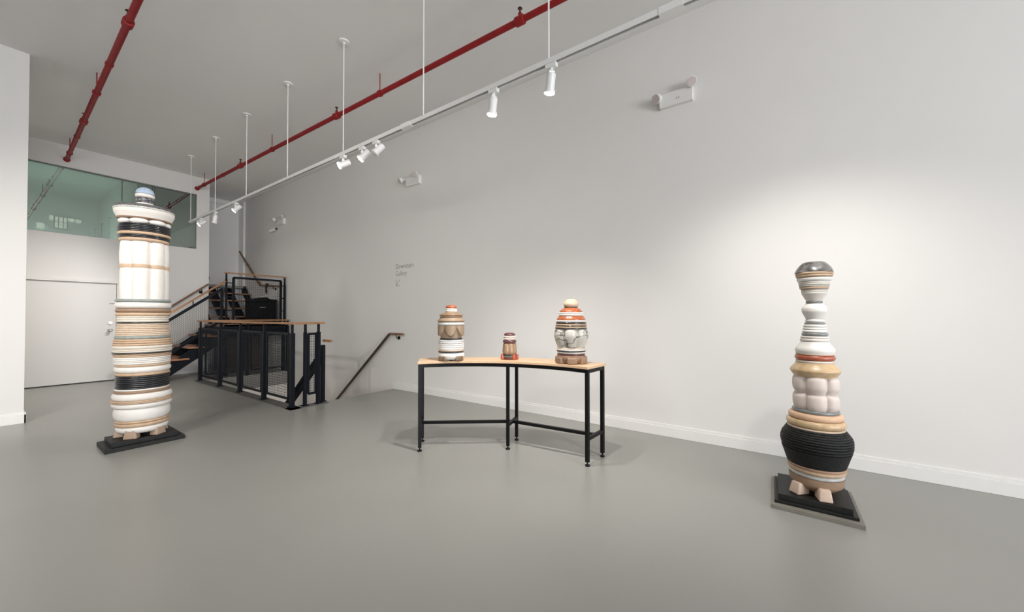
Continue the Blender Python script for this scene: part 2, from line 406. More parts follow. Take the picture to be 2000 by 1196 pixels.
PROFILE_U2 = [
  ('cap', 'plum', 'poly', [(1.132,0.021),(1.128,0.041),(1.118,0.056),(1.107,0.060),(1.099,0.054)]),
  ('ring', 'white', 'ring', [(1.099,0.064),(1.086,0.064)]),
  ('ring', 'tanlight', 'ring', [(1.086,0.061),(1.074,0.061)]),
  ('ring', 'white', 'ring', [(1.074,0.064),(1.060,0.063)]),
  ('ring', 'plum', 'ring', [(1.060,0.070),(1.026,0.070)]),
  ('lobed_drum', 'khaki2', 'lobed6', [(1.027,0.058),(1.013,0.067),(0.973,0.072),(0.934,0.074),(0.912,0.067)]),
  ('ring', 'black', 'ring', [(0.913,0.078),(0.899,0.078)]),
  ('ring', 'grey', 'ring', [(0.899,0.075),(0.886,0.075)]),
  ('base_drum', 'darkred', 'ring', [(0.887,0.066),(0.857,0.062)]),
]
PROFILE_U3 = [
  ('dome', 'creamtan', 'poly', [(1.460,0.017),(1.456,0.037),(1.442,0.056),(1.421,0.068),(1.405,0.070),(1.393,0.066),(1.386,0.061)]),
  ('ring', 'darkbrown', 'ring', [(1.387,0.064),(1.376,0.065)]),
  ('flared_lid', 'orangestone', 'poly', [(1.376,0.066),(1.364,0.085),(1.348,0.102),(1.339,0.107),(1.334,0.106)]),
  ('ring', 'white', 'ring', [(1.335,0.114),(1.319,0.116)]),
  ('ring', 'white', 'ring', [(1.319,0.116),(1.302,0.117)]),
  ('flared_collar', 'orangestone', 'poly', [(1.303,0.110),(1.291,0.120),(1.273,0.131),(1.264,0.133),(1.259,0.131)]),
  ('ring', 'white', 'ring', [(1.260,0.138),(1.245,0.138)]),
  ('ring', 'darkbrown', 'ring', [(1.246,0.141),(1.224,0.143)]),
  ('ring', 'tan', 'ring', [(1.224,0.143),(1.213,0.144)]),
  ('ring', 'darkbrown', 'ring', [(1.213,0.145),(1.202,0.146)]),
  ('ring', 'tan', 'ring', [(1.202,0.148),(1.191,0.148)]),
  ('ring', 'darkbrown', 'ring', [(1.191,0.150),(1.178,0.150)]),
  ('lobed_drum', 'vein', 'lobed7', [(1.179,0.144),(1.154,0.157),(1.117,0.162),(1.072,0.153),(1.035,0.138),(1.006,0.128)]),
  ('ring', 'tanlight', 'ring', [(1.007,0.131),(0.994,0.131)]),
  ('ring', 'white', 'ring', [(0.995,0.135),(0.980,0.135)]),
  ('ring', 'black', 'ring', [(0.981,0.135),(0.969,0.135)]),
  ('ring', 'white', 'ring', [(0.970,0.131),(0.955,0.131)]),
  ('ring', 'plum', 'ring', [(0.956,0.129),(0.935,0.129)]),
  ('bowl', 'brown2', 'poly', [(0.936,0.132),(0.921,0.136),(0.898,0.135),(0.880,0.124),(0.863,0.107)]),
]
# ================================================================ THE ROOM
WX, EY, CZ = 4.28, 10.9, 4.52          # right wall, end wall, ceiling height
HX0, HX1, HY0, HY1 = 2.60, WX, 5.58, 9.45   # stair opening in the floor
X0, YF, RY = -4.6, -11.0, 12.5          # far left wall, street front, back of the stair recess
mb = MB()
mb.box(X0, HX0, YF, EY+.2, -.3, 0); mb.box(HX0, WX, YF, HY0, -.3, 0); mb.box(HX0, WX, HY1, RY, -.3, 0)
struct('floor', mb, FLOORM)
struct('ceiling', MB().box(X0-.1, WX+.2, YF-.1, EY+.15, CZ, CZ+.2).box(2.0, WX+.2, EY+.15, RY+.1, CZ, CZ+.2), CEIL)
struct('wall_right', MB().box(WX, WX+.2, YF-.1, RY+.1, -3.3, CZ), WALL)
mb = MB()                               # end wall with the door and the long glass opening cut out
mb.box(-1.2, .30, EY, EY+.15, 0, 2.85); mb.box(1.60, 3.10, EY, EY+.15, 0, 2.85)
mb.box(.30, 1.60, EY, EY+.15, 1.955, 2.85); mb.box(.28,1.62,EY-.025,EY+.01,1.956,2.01)
mb.box(-1.2, 3.10, EY, EY+.15, 4.115, CZ); mb.box(2.865, 3.10, EY, EY+.15, 2.85, 4.115); mb.box(-1.2, -.6, EY, EY+.15, 2.85, 4.115)
we = struct('wall_end', mb, WALL)
struct('wall_left', MB().box(X0, .325, 7.47, 7.62, 0, CZ).box(.2, .325, 7.62, 8.2, 0, CZ), WALL)
struct('wall_left_return', MB().box(-1.2, -1.05, 7.62, EY, 0, CZ), WALL)
struct('wall_far_left', MB().box(X0-.1, X0, YF, 7.5, 0, CZ), WALL)
struct('wall_recess', MB().box(2.0, WX, RY, RY+.1, 0, CZ).box(1.9, 2.0, EY+.15, RY, 0, CZ), WALL)
# street front with two big openings behind the viewer
mb = MB(); mb.box(X0, WX, YF-.1, YF, 0, .5); mb.box(X0, WX, YF-.1, YF, 3.6, CZ)
for a, b in ((X0, -4.0), (-.4, .2), (3.8, WX)): mb.box(a, b, YF-.1, YF, .5, 3.6)
struct('wall_front', mb, WALL)
fr = MB()
for a, b in ((-4.0,-.4), (.2,3.8)):
    for x in (a+.03, (a+b)/2, b-.03): fr.box(x-.03, x+.03, YF-.07, YF-.02, .5, 3.6)
    for z in (.53, 2.6, 3.57): fr.box(a, b, YF-.07, YF-.02, z-.03, z+.03)
struct('window_2', fr, NAVY)
# pit under the floor opening
struct('wall_stairwell', MB().box(HX0-.1, HX0, HY0-.1, HY1+.1, -3.3, -.3).box(HX0, WX, HY1, HY1+.1, -3.3, -.3).box(HX0, WX, HY0-.1, HY0, -3.3, -.3), WALL)
struct('floor_lower', MB().box(HX0-.1, WX, HY0-.1, HY1+.1, -3.4, -3.3), FLOORM)
# baseboards (two-step profile)
def baseboard(name, pts):
    m = MB()
    for (x0,y0,x1,y1,dx,dy) in pts:
        m.box(min(x0,x1)+min(0,dx*.018), max(x0,x1)+max(0,dx*.018), min(y0,y1)+min(0,dy*.018), max(y0,y1)+max(0,dy*.018), 0, .105)
        m.box(min(x0,x1)+min(0,dx*.010), max(x0,x1)+max(0,dx*.010), min(y0,y1)+min(0,dy*.010), max(y0,y1)+max(0,dy*.010), .105, .130)
    struct(name, m, TRIMW, bevel=.003)
baseboard('baseboard_right', [(WX,YF,WX,5.60,-1,0)])
baseboard('baseboard_left', [(X0,7.47,.343,7.47,0,-1),(.325,7.452,.325,8.2,1,0)])
# steel strip round the stair opening
struct('trim_1', MB().box(HX0-.13, HX0+.02, HY0-.13, HY1, .0005, .008).box(HX0-.13, 3.02, HY0-.13, HY0+.03, .0005, .008), STEELP)
struct('trim_2', MB().box(HX0+.02, HX0+.04, HY0, HY1, -.3, .006), STEELP)
struct('trim_3', MB().box(WX-.05, WX, 12.17, RY, 0, CZ).box(2.0, WX, RY-.05, RY, CZ-.12, CZ), TRIMW)
# glass band over the door
gl = struct('window_1', MB().box(-.6, 2.865, EY+.05, EY+.062, 2.85, 4.115), GLASS)
f = MB(); f.box(-.6, 2.865, EY+.03, EY+.085, 4.095, 4.115); f.box(-.6,2.865, EY+.04, EY+.075, 2.85, 2.858)
f.build('window_frame', mat('glass_channel', (.16,.17,.16), .5), gl)
for x in (1.662, 2.117): MB().box(x-.004, x+.004, EY+.046, EY+.066, 2.85, 4.10).build('glass_joint', mat('glass_seam', (.05,.065,.06), .5), gl)
# dim room beyond the glass
struct('wall_back_room', MB().box(-1.3,-1.2,EY+.15,15.6,2.3,CZ).box(1.9,2.0,RY+.1,15.6,2.3,CZ).box(-1.3,2.0,15.6,15.7,2.3,CZ), WALL)
struct('floor_back_room', MB().box(-1.3,2.0,EY+.15,15.6,2.2,2.3), FLOORM)
struct('ceiling_back_room', MB().box(-1.3,2.0,EY+.15,15.7,CZ,CZ+.1), CEIL)
# small high window in the back room, lit by warm daylight
wn = struct('window_3', MB().box(.83,.95,15.57,15.6,3.58,3.72).box(1.04,1.10,15.57,15.6,3.84,3.96).box(1.12,1.34,15.57,15.6,3.64,3.95).box(1.34,1.60,15.57,15.6,3.86,3.95), emis('warm_daylight_pane', (1,.80,.72), 1.5))
m = MB()
for x in (1.12,1.19,1.27,1.34,1.47,1.60): m.box(x-.008,x+.008,15.55,15.6,3.86 if x>1.35 else 3.64,3.95)
m.box(1.12,1.34,15.55,15.6,3.80,3.812).box(1.12,1.60,15.55,15.6,3.945,3.96).box(1.12,1.34,15.55,15.6,3.63,3.645); m.build('window_frame', GREYBOARD, wn)
# door
d = MB().box(.32, 1.597, EY+.02, EY+.065, .018, 1.952)
door = struct('door_1', d, mat('door_paint', (.76,.745,.725), .5), bevel=.003)
MB().box(.31, 1.60, EY+.075, EY+.09, 0, 1.96).build('door_gap_shade', INKDARK, door)  # dark sheet behind the door, coloured as the shade in its gaps
m = MB().tube([(1.518,EY+.02,1.162),(1.518,EY+.004,1.162)], .032, 20).tube([(1.518,EY+.004,1.162),(1.518,EY-.012,1.162)], .018, 16); m.build('deadbolt', CHROME, door)
m = MB().tube([(1.512,EY+.02,1.018),(1.512,EY+.006,1.018)], .034, 20).tube([(1.512,EY+.006,1.018),(1.512,EY-.035,1.018)], .012, 12).tube([(1.512,EY-.03,1.018),(1.512,EY-.045,1.018),(1.512,EY-.065,1.018),(1.512,EY-.075,1.018)], .02, 16, [.018,.03,.028,.015]); m.build('door_knob', CHROME, door)
MB().box(1.50,1.58,EY+.013,EY+.02,1.545,1.552).build('door_latch', INKDARK, door)
# ================================================================ PIPES
def pipe(name, A, B, label, hang, group):
    A = Vector(A); B = Vector(B); d = (B-A).normalized()
    t = thing(name, label, 'pipe', tuple(A), group)
    MB().tube([A, B], .030, 20).build('pipe', RED, t)
    for y, kind in hang:
        s = (y-A.y)/(B.y-A.y); p = A.lerp(B, s)
        if kind in 'CS':
            MB().tube([p-d*.05, p-d*.045, p+d*.045, p+d*.05], .04, 20, [.036,.045,.045,.036]).build('coupling', RED, t)
        if kind == 'c':
            MB().tube([p-d*.02, p+d*.02], .037, 20).build('coupling', RED, t)
        if kind in 'SH':       # a hanger rod up to the ceiling
            m = MB().tube([p+Vector((0,0,.02)), Vector((p.x,p.y,CZ-.002))], .006, 8).tube([p-d*.015, p+d*.015], .041, 18)
            m.build('hanger', RED if kind == 'H' else BRONZE, t)
        if kind == 'P':        # upright sprinkler head
            k = MB().tube([p+Vector((0,0,.02)), p+Vector((0,0,.07))], .020, 12)
            k.build('sprinkler_fitting', RED, t)
            k = MB().tube([p+Vector((0,0,.07)), p+Vector((0,0,.085)), p+Vector((0,0,.088)), p+Vector((0,0,.12)), p+Vector((0,0,.122)), p+Vector((0,0,.128))], .01, 14, [.014,.014,.008,.008,.024,.020])
            k.build('sprinkler_head', BRONZE, t)
            MB().tube([p-d*.05, p-d*.045, p+d*.045, p+d*.05], .04, 20, [.036,.045,.045,.036]).build('coupling', RED, t)
    MB().tube([A+d*.005, A+d*.03], .045, 20).build('wall_flange', RED, t)
    return t
pipe('sprinkler_pipe', (2.861,EY,4.25), (3.15,-1.5,4.25), 'red sprinkler pipe over the light track, ending above the stair', [(10.45,'H'),(8.55,'P'),(9.4,'c'),(7.25,'H'),(5.25,'P'),(4.25,'H'),(2.05,'P'),(.8,'H')], 'red sprinkler pipes under the ceiling')
pipe('sprinkler_pipe', (.918,EY,4.25), (.72,-1.5,4.25), 'red sprinkler pipe at the left, running above the tall white stack sculpture', [(10.4,'H'),(9.35,'c'),(8.55,'P'),(7.3,'H'),(6.35,'c'),(5.3,'P'),(2.1,'P')], 'red sprinkler pipes under the ceiling')
# ================================================================ LIGHT TRACK
TX, TZ = 2.42, 3.19
def light_track(x, y0, y1, rods, label, seams=()):
    t = thing('light_track', label, 'light track', (x, y0, TZ), 'white suspended light tracks')
    m = MB().box(x-.02, x+.02, y0, y1, TZ+.004, TZ+.022).box(x-.02, x-.012, y0, y1, TZ-.016, TZ+.004).box(x+.012, x+.02, y0, y1, TZ-.016, TZ+.004)
    m.build('rail', WHITEM, t)
    MB().box(x-.011, x+.011, y0+.01, y1-.01, TZ+.000, TZ+.0035).build('track_slot', DARKSLOT, t)
    for y in seams: MB().box(x-.023, x+.023, y-.07, y+.07, TZ-.019, TZ+.025).build('track_coupler', WHITEM, t)
    for y in rods:
        MB().tube([(x,y,TZ+.022),(x,y,CZ-.002)], .0065, 10).build('suspension_rod', WHITEM, t)
        MB().lathe([(CZ-.035,.012),(CZ-.034,.016),(CZ-.018,.018),(CZ-.014,.058),(CZ-.001,.062)], x, y, 28).build('ceiling_canopy', WHITEM, t)
    return t
light_track(TX, -1.9, 9.62, [9.58, 8.22, 6.86, 5.48, 4.10, 2.73, 1.36, 0, -1.36], 'long white track hanging from thin rods below the right red pipe', [2.97, .50])
light_track(-1.6, -4.6, 7.1, [-4.2,-2.0,0.2,2.4,4.6,6.8], 'added white light track over the left side, out of view, carrying fill spotlights')  # unseen second track, added to carry the fill spotlights
def spot(x, y, aim, power, label, ang=62, on=True, blend=.7):
    t = thing('track_spotlight', label, 'track light', (x, y, TZ), 'white track spotlights')
    m = MB().box(x-.019, x+.019, y-.045, y+.045, TZ-.05, TZ-.0165).tube([(x,y,TZ-.05),(x,y,TZ-.07)], .014, 12)
    m.build('adapter', WHITEM, t, bevel=.003)
    pv = Vector((x, y, TZ-.078)); d = (Vector(aim)-pv).normalized()
    side = d.cross(Vector((0,0,1))); side = side.normalized() if side.length > .05 else Vector((0,1,0))
    k = MB().tube([pv-side*.022, pv+side*.022], .014, 12); k.build('knuckle', WHITEM, t)
    up = side.cross(d).normalized()
    if up.z < 0: up = -up
    ctr = pv - up*.035 if abs(d.z) < .8 else pv + Vector((0,0,-.008))
    a = ctr - d*.065 if abs(d.z) < .8 else ctr - d*.0 
    b = a + d*.13
    body = MB().tube([a, a+d*.004, b-d*.02, b-d*.018, b], .034, 28, [.028,.034,.034,.042,.042]); 
    bo = body.build('lamp_body', WHITEM, t)
    MB().tube([b+d*.0005, b+d*.008, b+d*.013], .036, 24, [.038,.036,.022]).build('lens', LENS_ON if on else LENSP, bo)
    if power:
        l = bpy.data.lights.new('spot', 'SPOT'); l.energy = power; l.spot_size = math.radians(ang); l.spot_blend = blend
        l.shadow_soft_size = {190: .16, 120: .40}.get(power, .035); l.color = (1.0,.955,.90)
        o = bpy.data.objects.new('spot_beam', l); C.objects.link(o)
        o.location = b + d*.045; o.rotation_euler = (-d).to_track_quat('Z','Y').to_euler()
    return t
LENS_ON = emis('lamp_glow', (1,.97,.93), 26)
P = 1.0
spot(TX, 8.95, (.7, 9.9, 1.7), 125*P, 'lit spotlight at the far end of the track, in front of the glass band', ang=95, blend=1)
spot(TX, 8.20, (2.35, 8.75, 1.2), 0, 'unlit white spotlight pointing down, second from the far track end', on=False)
spot(TX, 7.27, (.8, 8.7, 1.2), 123*P, 'lit spotlight third from the far track end, before the stair recess', ang=95, blend=1)
spot(TX, 4.10, (.95, 5.0, 2.2), 23*P, 'lit spotlight turned sideways towards the tall white stack')
spot(TX, 3.72, (.95, 5.1, 1.0), 23*P, 'lit spotlight tilted left, just right of the sideways one')
spot(TX, 3.47, (1.0, 4.3, 1.2), 0, 'dim spotlight facing left with a pale body against the wall', on=False)
spot(TX, 1.88, (2.62, 2.35, .9), 75*P, 'lit spotlight pointing down with a thin bright rim, second nearest in view', ang=105, blend=1)
spot(TX, 1.337, (2.95, 1.95, .9), 80*P, 'brightest nearest spotlight pointing down beside a rod', ang=105, blend=1)
spot(TX, -.18, (3.6,-.4,1.1), 39*P, 'spotlight out of frame, aimed at the slim sculpture', ang=105, blend=1)
spot(TX, -.48, (3.6,-.1,1.1), 39*P, 'spotlight out of frame, aimed at the slim sculpture from the other side', ang=105, blend=1)
for y, aim, pw, lb, an in [(-2.0,(-1.2,-1.5,0),25,'added fill spotlight on the unseen left track, nearest the street',120),(.6,(-1.0,1.0,0),25,'added fill spotlight on the unseen left track, beside the viewer',120),(3.0,(.2,4.4,0),121,'added fill spotlight on the unseen left track, lighting the open floor',120),(2.2,(4.28,6.3,1.0),120,'added fill spotlight on the unseen left track, aimed across at the wall lettering',95),(3.9,(2.4,9.0,.4),190,'added fill spotlight on the unseen left track, aimed past the left wall at the stairs',66)]:
    spot(-1.6, y, aim, pw*P, lb, ang=an, blend=1)  # out-of-view heads added to brighten the floor, far walls and ceiling
# ================================================================ EMERGENCY LIGHTS, CAMERA
def emergency(y, z, label, h1=(0,0), h2=(0,0)):
    t = thing('emergency_light', label, 'emergency light', (WX, y, z), 'twin-head emergency lights on the right wall')
    hw = .165
    m = MB().prism([(WX+.004,z+.15),(WX-.052,z+.145),(WX-.060,z+.03),(WX-.045,z),(WX+.004,z)], 1, y-hw, y+hw)
    # prism gives (x, z) pairs
    m.build('housing', PLAST, t, bevel=.004)
    MB().box(WX-.0615,WX-.055,y-.015,y-.007,z+.05,z+.058).build('indicator_lamp', REDLED, t)
    MB().box(WX-.0615,WX-.055,y-.035,y-.027,z+.054,z+.062).build('test_button', INKDARK, t)
    for s, hd in ((1,h1),(-1,h2)):
        c = Vector((WX-.075, y+s*(hw-.005+hd[0]), z+.125+hd[1]))
        dr = Vector((-.75, s*.25+.1, -.5)).normalized()
        MB().tube([(WX-.03,y+s*(hw-.04),z+.12), c], .014, 12).build('swivel', PLAST, t)
        hd_o = MB().tube([c-dr*.035, c-dr*.03, c-dr*.005, c+dr*.025, c+dr*.03], .04, 24, [.018,.034,.048,.052,.050]).build('lamp_head', PLAST, t)
        MB().tube([c+dr*.0295, c+dr*.034], .043, 24).build('lamp_lens', LENSP, hd_o)
emergency(.835, 3.56, 'large white twin-lamp emergency light nearest the viewer, high on the wall', (.02,-.02), (0,.05))
emergency(5.04, 3.545, 'white twin-lamp emergency light in the middle of the wall', (.11,.0), (-.05,.03))
emergency(9.93, 3.55, 'farthest white twin-lamp emergency light near the stair recess', (.10,.03), (-.02,.05))
t = thing('security_camera', 'small white bullet camera beside the farthest emergency light', 'camera', (WX,10.35,3.47))
MB().tube([(WX,10.2,3.50),(WX-.06,10.22,3.47)], .02, 12).build('mount', INKDARK, t)
MB().tube([(WX-.05,10.2,3.47),(WX-.10,10.36,3.44)], .032, 18).build('camera_body', PLAST, t)
# ================================================================ WALL LETTERING
def text_mesh(name, s, size, y, z, parent, sx=.86):
    cu = bpy.data.curves.new('t', 'FONT'); cu.body = s; cu.size = size; cu.extrude = .0006; cu.offset = -.0016
    cu.space_character = 1.0
    tmp = bpy.data.objects.new('t', cu); C.objects.link(tmp)
    dg = bpy.context.evaluated_depsgraph_get()
    me = bpy.data.meshes.new_from_object(tmp.evaluated_get(dg)); bpy.data.objects.remove(tmp)
    R = Matrix(((0,0,-1,WX-.0012),(-1,0,0,y),(0,1,0,z),(0,0,0,1)))
    me.transform(R @ Matrix.Diagonal((sx,1,1,1)))
    me.transform(world_of(parent).inverted())
    me.name = name; me.materials.clear(); me.materials.append(LETTER)
    o = bpy.data.objects.new(name, me); C.objects.link(o); o.parent = parent
t = thing('wall_lettering', 'thin grey words Downstairs Gallery with a down-left arrow on the right wall', 'sign', (WX,5.3,2.0))
text_mesh('word', 'Downstairs', .122, 5.545, 2.145, t)
text_mesh('word', 'Gallery', .122, 5.545, 2.015, t)
m = MB(); a = WX-.0012
m.bar((a,5.53,1.835),(a,5.53,1.955),.0012,.007,(0,1,0)).bar((a,5.535,1.838),(a,5.43,1.838),.0012,.007).bar((a,5.53,1.84),(a,5.43,1.95),.0012,.007)
m.build('arrow', LETTER, t)
# ================================================================ STAIR RAILINGS AND STAIRS
def wire(mb, corners, nu, nv, r=.0017):     # corners: bl, br, tr, tl ; wires both ways
    bl, br, tr, tl = [Vector(c) for c in corners]
    for i in range(1, nu):
        s = i/nu; mb.bar(bl.lerp(br, s), tl.lerp(tr, s), 2*r, 2*r, (0.3,0.9,0.1))
    for j in range(1, nv):
        s = j/nv; mb.bar(bl.lerp(tl, s), br.lerp(tr, s), 2*r, 2*r)
def mesh_panel(parent, bl, br, tr, tl, fw=.032, fd=.02, cell=.038, name='mesh_panel'):
    bl, br, tr, tl = [Vector(c) for c in (bl,br,tr,tl)]
    m = MB()
    wire(m, (bl,br,tr,tl), max(2,round((br-bl).length/cell)), max(2,round((tl-bl).length/cell)))
    o = m.build(name, NAVY, parent)
    f = MB(); n = (br-bl).cross(tl-bl).normalized()
    for a, b in ((bl,br),(tl,tr),(bl,tl),(br,tr)): f.bar(a, b, fd, fw, n.cross((b-a).normalized()))
    f.build('panel_frame', NAVY, o)
    return o
def post(parent, x, y, z0, z1, w=.045, d=.045, stub=0, plate=True):
    m = MB().box(x-w/2, x+w/2, y-d/2, y+d/2, z0+(.008 if plate else 0), z1)
    if plate: m.box(x-w/2-.02, x+w/2+.02, y-d/2-.02, y+d/2+.02, z0, z0+.008)
    if stub: m.box(x-.014, x+.014, y-.014, y+.014, z1, z1+stub)
    m.build('post', NAVY, parent)
GX = 2.555
t = thing('guard_railing', 'black mesh-panel guard railing with oak top along the stair opening', 'railing', (GX,7.5,.008))
py = [5.60, 6.50, 7.43, 8.35, 9.42]
for i, y in enumerate(py): post(t, GX, y, .008, 1.055, .05, .07, .125)
post(t, GX+.155, 5.545, .008, 1.065, .04, .04, .12); post(t, 2.90, 5.545, .008, 1.065, .045, .045, .12)
for a, b in zip(py[:-1], py[1:]):
    mesh_panel(t, (GX,b-.10,.115), (GX,a+.10,.115), (GX,a+.10,1.045), (GX,b-.10,1.045))
    m = MB()
    for z in (.20, .94):
        for y in (a, b): m.box(GX-.008, GX+.008, y-.1 if y==b else y, y if y==b else y+.1, z-.012, z+.012)
    m.build('bracket', NAVY, t)
mesh_panel(t, (GX+.20,5.545,.17), (2.865,5.545,.17), (2.865,5.545,1.04), (GX+.20,5.545,1.04))
m = MB(); z = 1.195
m.prism([(GX-.035,9.5),(GX+.035,9.5),(GX+.035,5.60),(2.98,5.58),(2.98,5.51),(GX-.035,5.51)], 2, z-.016, z+.016)
m.build('handrail', OAK, t, bevel=.006)
# guard at the far side of the opening
t = thing('guard_railing', 'black mesh guard across the far side of the stair opening, under the landing', 'railing', (3.4,HY1-.03,0))
Y = HY1+.03
post(t, 4.22, Y, 0, 1.06, .045, .045, .13); post(t, 3.4, Y, 0, 1.06, .045, .045, .13)
mesh_panel(t, (2.66,Y,.11),(3.33,Y,.11),(3.33,Y,1.04),(2.66,Y,1.04)); mesh_panel(t, (3.47,Y,.11),(4.15,Y,.11),(4.15,Y,1.04),(3.47,Y,1.04))
MB().box(2.62,4.25,Y-.03,Y+.03,1.19,1.22).build('handrail', OAK, t, bevel=.006)
# stairs going down, with their inner railing
t = thing('staircase', 'black staircase descending into the floor opening', 'staircase', (3.6,HY0,-.3))
n = 14; rs, go = 3.3/15, .262
for i in range(n):
    MB().box(3.04, WX-.02, HY0+.02+i*go, HY0+.02+(i+1)*go+.025, -(i+1)*rs-.04, -(i+1)*rs).build('tread', TREAD, t)
sl = rs/go
for x in (3.0, WX-.02):
    MB().prism([(HY0+.02,-.02),(HY0+.02,-.30),(HY0+.02+n*go,-.30-n*rs),(HY0+.02+n*go,-.02-n*rs)], 0, x, x+.018).build('stringer', NAVY, t)
t = thing('stair_railing', 'black sloping inner railing of the descending stair with a stub of oak', 'railing', (2.99,5.6,0))
post(t, 3.0, 5.60, .008, .86, .045, .05, 0)
def dn(y, z): return (3.0, y, z-(y-5.62)*sl)
m = MB(); m.bar(dn(5.62,.78), dn(9.2,.78), .03, .05).bar(dn(5.62,.66), dn(9.2,.66), .03, .07); m.build('sloping_rail', NAVY, t)
for y in (6.6,7.6,8.6): MB().box(2.985,3.015,y-.02,y+.02,-.25-(y-5.62)*sl,.7-(y-5.62)*sl).build('post', NAVY, t)
m = MB(); m.bar((3.03,5.42,.925),(3.03,5.64,.925),.04,.035); m.build('handrail', OAK, t, bevel=.006)
# wall handrail of the descending stair
def rail_bracket(parent, x, y, z, dx=-1, axis=0, mm=BLACKM):
    m = MB()
    if axis == 0: m.box(x-.012, x, y-.03, y+.03, z-.10, z-.045).tube([(x-.01,y,z-.075),(x-.055,y,z-.075),(x-.065,y,z-.06),(x-.065,y,z-.016)], .007, 8)
    else: m.box(x-.03, x+.03, y-.012, y, z-.12, z-.06).tube([(x,y-.01,z-.085),(x,y-.055,z-.085),(x,y-.065,z-.07),(x,y-.065,z-.016)], .007, 8)
    m.build('bracket', mm, parent)
t = thing('wall_handrail', 'oak handrail on the right wall sloping down into the floor opening', 'handrail', (WX,5.5,.97))
xr = WX-.065
MB().bar((xr,5.26,.985),(xr,5.62,.985),.042,.034).build('rail_end', OAKD, t, bevel=.006)
m = MB().bar((xr,5.615,.985),(xr,9.3,.985-3.685*.815),.042,.034); m.build('rail', mat('oak_rail_shaded', (.055,.032,.022), .45), t, bevel=.006)  # shade of the rail's underside is put into this darker brown
rail_bracket(t, WX, 5.44, .985); rail_bracket(t, WX, 7.4, -.45)
# lower flight up along the end wall
t = thing('staircase', 'open oak-tread staircase with black stringers rising to the landing by the end wall', 'staircase', (2.3,10.3,0))
rs, go, xs = .223, .286, 2.17
FY0, FY1 = 9.72, 10.86
for i in range(4):
    xe = xs + i*go
    MB().box(xe-.31, xe, FY0-.03, FY1, (i+1)*rs-.035, (i+1)*rs).build('tread', TREAD, t, bevel=.004)
    b = MB(); b.box(xe-.20, xe-.15, FY0+.02, FY0+.06, (i+1)*rs-.17, (i+1)*rs-.035).box(xe-.20, xe-.15, FY1-.08, FY1-.04, (i+1)*rs-.17, (i+1)*rs-.035); b.build('tread_bracket', NAVY, t)
for y in (FY0+.03, FY1-.07):
    MB().prism([(xs-.42,.0),(xs-.15,.0),(3.12,.80),(3.12,1.06),(3.02,1.06)] , 1, y, y+.02).build('stringer', NAVY, t)
# landing
t = thing('landing', 'dark steel landing platform between the two stair flights', 'landing', (3.65,10.2,0))
MB().box(3.03, WX-.005, 9.66, EY+.1, 1.075, 1.115).build('deck', TREAD, t)
m = MB(); m.box(3.03, WX-.005, 9.66, 9.70, .85, 1.11).box(3.03,3.07,9.7,EY-.02,.85,1.075).box(3.03,WX-.005,EY-.06,EY-.02,.85,1.075).box(3.6,3.64,9.7,EY-.06,.9,1.075); m.build('edge_beam', NAVY, t)
m = MB()
for x, y in ((3.06,9.69),(4.22,9.69),(4.22,10.85)): m.box(x-.03,x+.03,y-.03,y+.03,0,.85)
m.build('support_post', NAVY, t)
MB().box(3.2,WX-.01,EY-.05,EY-.03,0,.85).build('back_panel', mat('brown_panel', (.085,.06,.045), .7), t)
# landing guard
t = thing('guard_railing', 'black mesh guard with oak top on the upper landing in front of the recess', 'railing', (3.65,9.68,1.115))
Y = 9.68
post(t, 3.06, Y, 1.115, 2.10, .034, .034, .12, False); post(t, 4.235, Y, 1.115, 2.06, .04, .04, .16, False)
mesh_panel(t, (3.19,Y,1.16),(4.15,Y,1.16),(4.15,Y,2.14),(3.19,Y,2.14), .045, .03)
m = MB()
for z in (2.02, 1.72, 1.42):
    m.box(3.06,3.19,Y-.01,Y+.01,z-.01,z+.01).box(4.15,4.235,Y-.01,Y+.01,z-.01,z+.01)
m.build('bracket', NAVY, t)
MB().box(3.02,4.262,Y-.03,Y+.03,2.225,2.25).build('handrail', OAK, t, bevel=.006)
# sloped guard of the lower flight
t = thing('stair_railing', 'sloping black mesh stair railing with an oak handrail on the lower flight', 'railing', (2.3,9.7,0))
Y = 9.68; k = .776
def su(x, z): return (x, Y, z+(x-2.17)*k)
MB().bar(su(1.80,1.372), su(3.045,1.372), .045, .034).build('handrail', OAK, t, bevel=.006)
mesh_panel(t, su(1.86,.575), su(2.985,.575), su(2.985,1.245), su(1.86,1.245), .05, .02)
post(t, 1.84, Y, .0, 1.13, .045, .04, .0, True)
m = MB().box(2.965,3.0,Y-.015,Y+.015,1.06,1.90); m.build('post', NAVY, t)
m = MB()
for x in (2.1,2.5,2.9): m.bar(su(x,1.27), su(x,1.36), .015, .015, (1,0,0))
m.build('rail_support', NAVY, t)
# handrail on the end wall
t = thing('wall_handrail', 'oak handrail fixed to the end wall above the lower flight', 'handrail', (2.6,EY,1.6))
Y = EY-.065; k2 = (2.05-1.531)/(3.08-2.448)
MB().bar((1.9,Y,1.531-.548*k2),(3.08,Y,2.05),.042,.034).build('rail', OAKD, t, bevel=.006)
for x in (2.2,2.95): rail_bracket(t, x, EY, 1.531+(x-2.448)*k2, axis=1)
